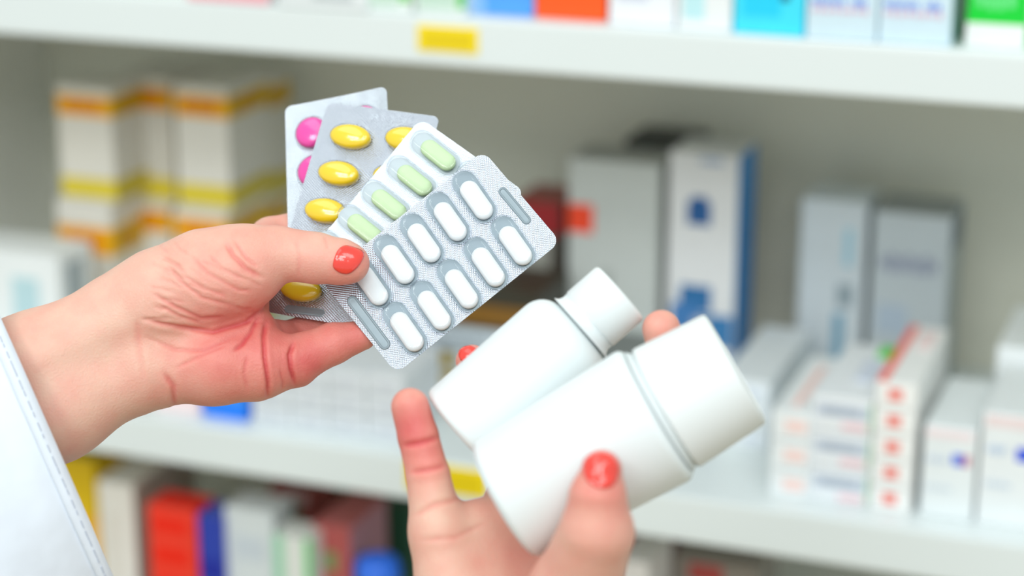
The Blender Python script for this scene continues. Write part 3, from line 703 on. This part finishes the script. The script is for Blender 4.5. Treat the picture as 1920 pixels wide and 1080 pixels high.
def foil_sheet(name, L, Wd, rc, th, bend):
    xs = set()
    for k in range(9): t = k / 8 * math.pi / 2; xs.add(round(-L / 2 + rc * (1 - math.cos(t)), 7)); xs.add(round(L / 2 - rc * (1 - math.cos(t)), 7))
    for k in range(1, 14): xs.add(round(-L / 2 + rc + (L - 2 * rc) * k / 14, 7))
    xs = sorted(xs); M = 12; vs = []; fs = []
    def hy(x):
        e = abs(x) - (L / 2 - rc)
        return Wd / 2 if e <= 0 else Wd / 2 - rc + math.sqrt(max(rc * rc - e * e, 0))
    for s in (0, 1):
        for x in xs:
            h = hy(x)
            for j in range(M + 1):
                y = -h + 2 * h * j / M
                vs.append((x, y, bend(x, y) + (0 if s else -th)))
    nx = len(xs); per = M + 1; T = nx * per
    for i in range(nx - 1):
        for j in range(M):
            a = i * per + j; fs.append((a, a + 1, a + per + 1, a + per)); b = T + a; fs.append((b, b + per, b + per + 1, b + 1))
        a = i * per; fs.append((a, a + per, T + a + per, T + a))
        a = i * per + M; fs.append((a + per, a, T + a, T + a + per))
    for j in range(M):
        a = j; fs.append((a + 1, a, T + a, T + a + 1)); a = (nx - 1) * per + j; fs.append((a, a + 1, T + a + 1, T + a))
    me = bpy.data.meshes.new(name); me.from_pydata(vs, [], fs); me.update()
    bm = bmesh.new(); bm.from_mesh(me); bmesh.ops.recalc_face_normals(bm, faces=bm.faces); bm.to_mesh(me); bm.free()
    return me
# lean: how fast each sheet of the fan falls back to the right and downwards
class Pack:
    def __init__(self, label, corner, sdir, tdir, Lpx, Wpx, zpx, foil, lean, rc=13, bend=None):
        d = D0L
        self.k = d / FPX
        sd = Vector(sdir).normalized(); td = Vector(tdir).normalized()
        cx = corner[0] + sd.x * Lpx / 2 + td.x * Wpx / 2; cy = corner[1] + sd.y * Lpx / 2 + td.y * Wpx / 2
        d += (zpx + lean[0] * (cx - 690) + lean[1] * (cy - 490)) * D0L / FPX
        o = P(cx, cy, d)
        ex = (RGT * sd.x - UPV * sd.y + FWD * (lean[0] * sd.x + lean[1] * sd.y)).normalized()
        ey = (RGT * td.x - UPV * td.y + FWD * (lean[0] * td.x + lean[1] * td.y)); ey.normalize()
        for _ in range(4):
            q = ex.dot(ey) / 2; ex, ey = (ex - ey * q).normalized(), (ey - ex * q).normalized()
        n = ex.cross(ey)
        if n.dot(FWD) > 0: ey = -ey; n = ex.cross(ey)
        self.o, self.ex, self.ey, self.n = o, ex, ey, n
        self.flip = ey.dot(RGT * td.x - UPV * td.y) < 0
        m4 = Matrix((( ex.x, ey.x, n.x, o.x), (ex.y, ey.y, n.y, o.y), (ex.z, ey.z, n.z, o.z), (0, 0, 0, 1)))
        self.t = thing('blister_pack', label, 'blister pack', group='blister packs fanned in the left hand', mat4=m4)
        self.bend = bend or (lambda x, y: 0.0)
        A, Bq = Vector(corner), sd * Lpx; Cq = td * Wpx
        a, b = self.loc(*(A + Cq / 2)), self.loc(*(A + Bq + Cq / 2)); c, e = self.loc(*(A + Bq / 2)), self.loc(*(A + Bq / 2 + Cq))
        mx, my = (a[0] + b[0]) / 2, (c[1] + e[1]) / 2
        self.o = o + ex * mx + ey * my; self.t.matrix_world.translation = self.o
        link('foil_sheet', foil_sheet('foil_sheet', abs(b[0] - a[0]), abs(e[1] - c[1]), rc * self.k, 0.00035, self.bend), foil, self.t, True)
        self.t.children[0].data.set_sharp_from_angle(angle=0.6)
    def loc(self, px, py):
        r = ray(px, py); q = CAM + r * ((self.o - CAM).dot(self.n) / r.dot(self.n)) - self.o
        return q.dot(self.ex), q.dot(self.ey)
    def ang(self, px, py, dx, dy):
        a, b = self.loc(px, py), self.loc(px + dx, py + dy); return math.atan2(b[1] - a[1], b[0] - a[0])
    def put(self, name, me, px, py, dx, dy, dz=0.0, smooth=True, mat=None, label=None):
        x, y = self.loc(px, py)
        o = bpy.data.objects.new(name, me); COL.objects.link(o); o.parent = self.t
        o.location = (x, y, self.bend(x, y) + dz); o.rotation_euler = (0, 0, self.ang(px, py, dx, dy))
        return o
def prep(me, mats):
    for m in mats: me.materials.append(m)
    me.polygons.foreach_set('use_smooth', [True] * len(me.polygons)); me.set_sharp_from_angle(angle=0.9)
    return me
KP = D0L / FPX                                   # metres per pixel at the packs
def caplet_prof(r, h, z0):
    pr = []
    for k in range(13):
        t = -math.pi / 2 + math.pi * k / 12
        pr.append((r * (1 - max(0.0, math.cos(t)) ** 0.75), z0 + h / 2 * (1 + math.sin(t))))
    return pr
def pocket(name, a, r, h):
    return prep(dome(name, a, r, [(-0.0006, 0.00015), (0, 0.0004), (0.00025, h * 0.55), (0.0006, h * 0.82), (0.0013, h * 0.97), (0.0024, h), (r, h)], 12), [CLEAR])

# 4. pink pack at the back
pk = Pack('blister pack of round pink tablets, rearmost of the fan', (537, 203), (0.015, 1.0), (0.975, -0.222), 372, 199, 154, FOIL_FINE, (-0.32, -0.40), 15,
          bend=lambda x, y: -0.0 + 1.1 * (y - 0.0) ** 2)
me_t = prep(ellipse_dome('tablet', 33 * KP, 33 * KP, [(0.9, 0.0002), (0.99, 0.0008), (1.0, 0.0018), (0.93, 0.0029), (0.75, 0.0036), (0.45, 0.004), (0.05, 0.0041)]), [pm('pink_tablet', (246, 70, 168), 0.25, coat=0.7)])
me_p = prep(ellipse_dome('pocket', 36 * KP, 36 * KP, [(1.08, 0.00015), (1.0, 0.0006), (0.97, 0.0024), (0.88, 0.0036), (0.6, 0.0042), (0.05, 0.0044)]), [CLEAR])
for (x, y) in [(586, 251), (590, 323), (593, 395), (596, 467), (599, 539), (684, 230), (688, 302), (691, 374)]:
    pk.put('tablet', me_t, x, y, 1, -0.2); pk.put('pocket', me_p, x, y, 1, -0.2)
em = prep(boxes_mesh('embossed_code', [(-0.006 + 0.0022 * k, -0.006 + 0.0022 * k + 0.0014 - 0.0004 * (k % 2), -0.0009, 0.0007 + 0.0003 * (k % 3), -0.0002, 0.0001) for k in range(5)]), [FOIL_FINE])
pk.put('embossed_code', em, 668, 194, 1, -0.1)
# 3. yellow pack
yk = Pack('blister pack of glossy yellow oval tablets, in front of the pink one', (619, 196), (-0.312, 0.95), (0.995, 0.092), 416, 217, 127, FOIL, (-0.28, -0.38), 14)
me_t = prep(ellipse_dome('tablet', 43 * KP, 24.5 * KP, [(0.97, 0.0002), (1.0, 0.0008), (1.0, 0.0026), (0.965, 0.0036), (0.85, 0.0043), (0.6, 0.0049), (0.3, 0.0052), (0.05, 0.0053)]), [pm('yellow_tablet', (255, 216, 30), 0.22, coat=0.8)])
me_p = prep(ellipse_dome('pocket', 45 * KP, 27 * KP, [(1.08, 0.00015), (1.0, 0.0006), (1.0, 0.0028), (0.93, 0.0042), (0.6, 0.0053), (0.05, 0.0056)]), [CLEAR])
for (x, y) in [(660, 260), (638, 329), (613, 399), (590, 471), (567, 545), (764, 265), (741, 336), (718, 407), (694, 478), (671, 552)]:
    yk.put('tablet', me_t, x, y, 1, 0.14); yk.put('pocket', me_p, x, y, 1, 0.14)
em = prep(boxes_mesh('embossed_code', [(-0.0105 + 0.0026 * k, -0.0105 + 0.0026 * k + 0.0018 - 0.0004 * (k % 2), -0.0016, 0.0013 + 0.0003 * (k % 3), -0.0002, 0.0001) for k in range(8)]), [FOIL])
yk.put('embossed_code', em, 736, 223, 1, 0.1)
slot_y = prep(dome('embossed_groove', 34 * KP, 7 * KP, [(-0.0003, 0.00005), (0, 0.00018), (0.0002, 0.00018), (0.0004, 0.0001), (0.0006, 0.0001), (0.0014, 0.0001)], 8), [FLOORF])
yk.put('embossed_groove', slot_y, 571, 583, 1, 0.12)
# 2. green pack
gk = Pack('blister pack of pale green oblong tablets, behind the white tablet pack', (790, 226), (-0.655, 0.755), (0.83, 0.557), 345, 242, 81, FOIL_FINE, (-0.12, -0.33), 20)
me_t = prep(dome('tablet', 23 * KP, 17.5 * KP, caplet_prof(17.5 * KP, 0.0042, 0.0002), 12), [pm('green_tablet', (204, 228, 178), 0.55, var=0.03, vscale=600)])
me_p = pocket('pocket', 34 * KP, 24 * KP, 0.0046)
me_f = prep(dome('pocket_floor', 34 * KP, 23 * KP, [(0, 0.00005), (0.0004, 0.00012), (0.002, 0.00012)], 12), [FLOORG])
for (x, y) in [(823, 295), (779, 342), (731, 388), (686, 434), (641, 481), (910, 353), (866, 400), (820, 447), (776, 493), (731, 540)]:
    gk.put('tablet', me_t, x, y, 0.78, 0.62); gk.put('pocket', me_p, x - 6, y - 7, 0.78, 0.62); gk.put('pocket_floor', me_f, x - 6, y - 7, 0.78, 0.62)
# 1. white pack in front
wk = Pack('blister pack of white oblong tablets, foremost of the fan under the thumb', (601, 527), (0.778, -0.628), (0.64, 0.768), 392, 225, 41, FOIL, (-0.05, -0.22), 21)
me_t = prep(dome('tablet', 24 * KP, 18.5 * KP, caplet_prof(18.5 * KP, 0.0042, 0.0002), 12), [pm('white_tablet', (238, 241, 241), 0.6, sss=0.1)])
me_p = pocket('pocket', 33 * KP, 24.5 * KP, 0.0047)
me_f = prep(dome('pocket_floor', 33 * KP, 24 * KP, [(0, 0.00005), (0.0004, 0.00012), (0.002, 0.00012)], 12), [FLOORF])
for (x, y) in [(894, 378), (845, 418), (796, 458), (747, 498), (698, 538), (967, 463), (916, 503), (866, 544), (815, 584), (764, 624)]:
    wk.put('tablet', me_t, x, y, 0.56, 0.80); wk.put('pocket', me_p, x - 5, y - 9, 0.56, 0.80); wk.put('pocket_floor', me_f, x - 5, y - 9, 0.56, 0.80)
sl = prep(dome('embossed_groove', 52 * KP, 9 * KP, [(-0.0004, 0.00005), (0, 0.0004), (0.0003, 0.0004), (0.0006, 0.00012), (0.00075, 0.0001), (0.0014, 0.0001)], 8), [FLOORF])  # shade of the recess is in the groove's grey
sl2 = prep(dome('embossed_groove', 36 * KP, 7 * KP, [(-0.0004, 0.00005), (0, 0.0004), (0.0003, 0.0004), (0.0005, 0.00012), (0.0006, 0.0001), (0.0012, 0.0001)], 8), [FLOORF])
wk.put('embossed_groove', sl, 691, 605, 0.6, 0.8); wk.put('embossed_groove', sl2, 965, 386, 0.64, 0.77)
for pkk in (gk,): pass

# ------------------------------------------------------------------ bottles
def bottle(label, ctr, d, ang_deg, tilt, body, cap, neck_r, flare=0.0, taper=0.0):
    a = math.radians(ang_deg); ex = (RGT * math.cos(a) + UPV * math.sin(a) + FWD * tilt).normalized()
    ez = (-FWD - ex * (-FWD).dot(ex)).normalized(); ey = ez.cross(ex)
    o = P(ctr[0], ctr[1], d)
    m4 = Matrix(((ex.x, ey.x, ez.x, o.x), (ex.y, ey.y, ez.y, o.y), (ex.z, ey.z, ez.z, o.z), (0, 0, 0, 1)))
    t = thing('pill_bottle', label, 'bottle', group='white bottles in the right hand', mat4=m4)
    R, Lb, rs, rb = body; Rc, c0, c1 = cap
    pr = [(R * 0.3, 0.0012), (R - rb - 0.002, 0.0012), (R - rb, 0)]
    for k in range(1, 7): q = k / 6 * math.pi / 2; pr.append((R - rb + rb * math.sin(q), rb - rb * math.cos(q)))
    for k in range(0, 9): q = k / 8 * math.pi / 2; pr.append((R - rs + rs * math.cos(q), Lb - rs + rs * math.sin(q)))
    pr += [(neck_r + 0.002, Lb + 0.0004), (neck_r + 0.0006, Lb + 0.0016), (neck_r, Lb + 0.003), (neck_r, c0 + 0.004)]
    pr = [(r + flare * (x / Lb - 0.5) if R * 0.95 > r > R * 0.97 or (r >= R * 0.9 and x <= Lb) else r, x) for r, x in pr]
    me = lathe('bottle_body', pr, 96); b = link('bottle_body', me, PLAST, t, True); me.set_sharp_from_angle(angle=0.8)
    rc = 0.0016
    pc = [(neck_r + 0.0005, c0), (Rc - 0.0008, c0), (Rc, c0 + 0.0008), (Rc, c1 - rc)]
    for k in range(1, 6): q = k / 5 * math.pi / 2; pc.append((Rc - rc + rc * math.cos(q), c1 - rc + rc * math.sin(q)))
    pc += [(Rc * 0.8, c1), (Rc * 0.78, c1 - 0.0005), (Rc * 0.05, c1 - 0.0005)]
    pc = [(r - taper * (0.5 - (x - c0) / (c1 - c0)) * (2 if r > Rc * 0.9 else 0), x) for r, x in pc]
    me = lathe('cap', pc, 96); link('cap', me, CAPM, t, True); me.set_sharp_from_angle(angle=0.8)
    return t
PLAST = pm('white_bottle_plastic', (228, 235, 236), 0.36, sss=0.1)
CAPM = pm('white_cap_plastic', (229, 234, 234), 0.42)
k1, k2 = 0.745 / FPX, 0.778 / FPX
u0, v0 = 350, 1286
bottle('larger white bottle with a wide screw cap, nearest the camera under the thumb', (u0 * 0.866 + v0 * 0.5, -u0 * 0.5 + v0 * 0.866), 0.7485, 30.3, -0.10, (132 * k1, 336 * k1, 0.0035, 0.003), (121 * k1, 350 * k1, 502 * k1), 118 * k1, 14 * k1, -5 * k1)
c, s_ = math.cos(math.radians(41.3)), math.sin(math.radians(41.3))
u0, v0 = 112, 1180
bottle('smaller white bottle with a narrow cap, behind the larger one', (u0 * c + v0 * s_, -u0 * s_ + v0 * c), 0.7835, 41.3, 0.0, (100 * k2, 300 * k2, 0.010, 0.003), (67 * k2, 324 * k2, 404 * k2), 65 * k2)
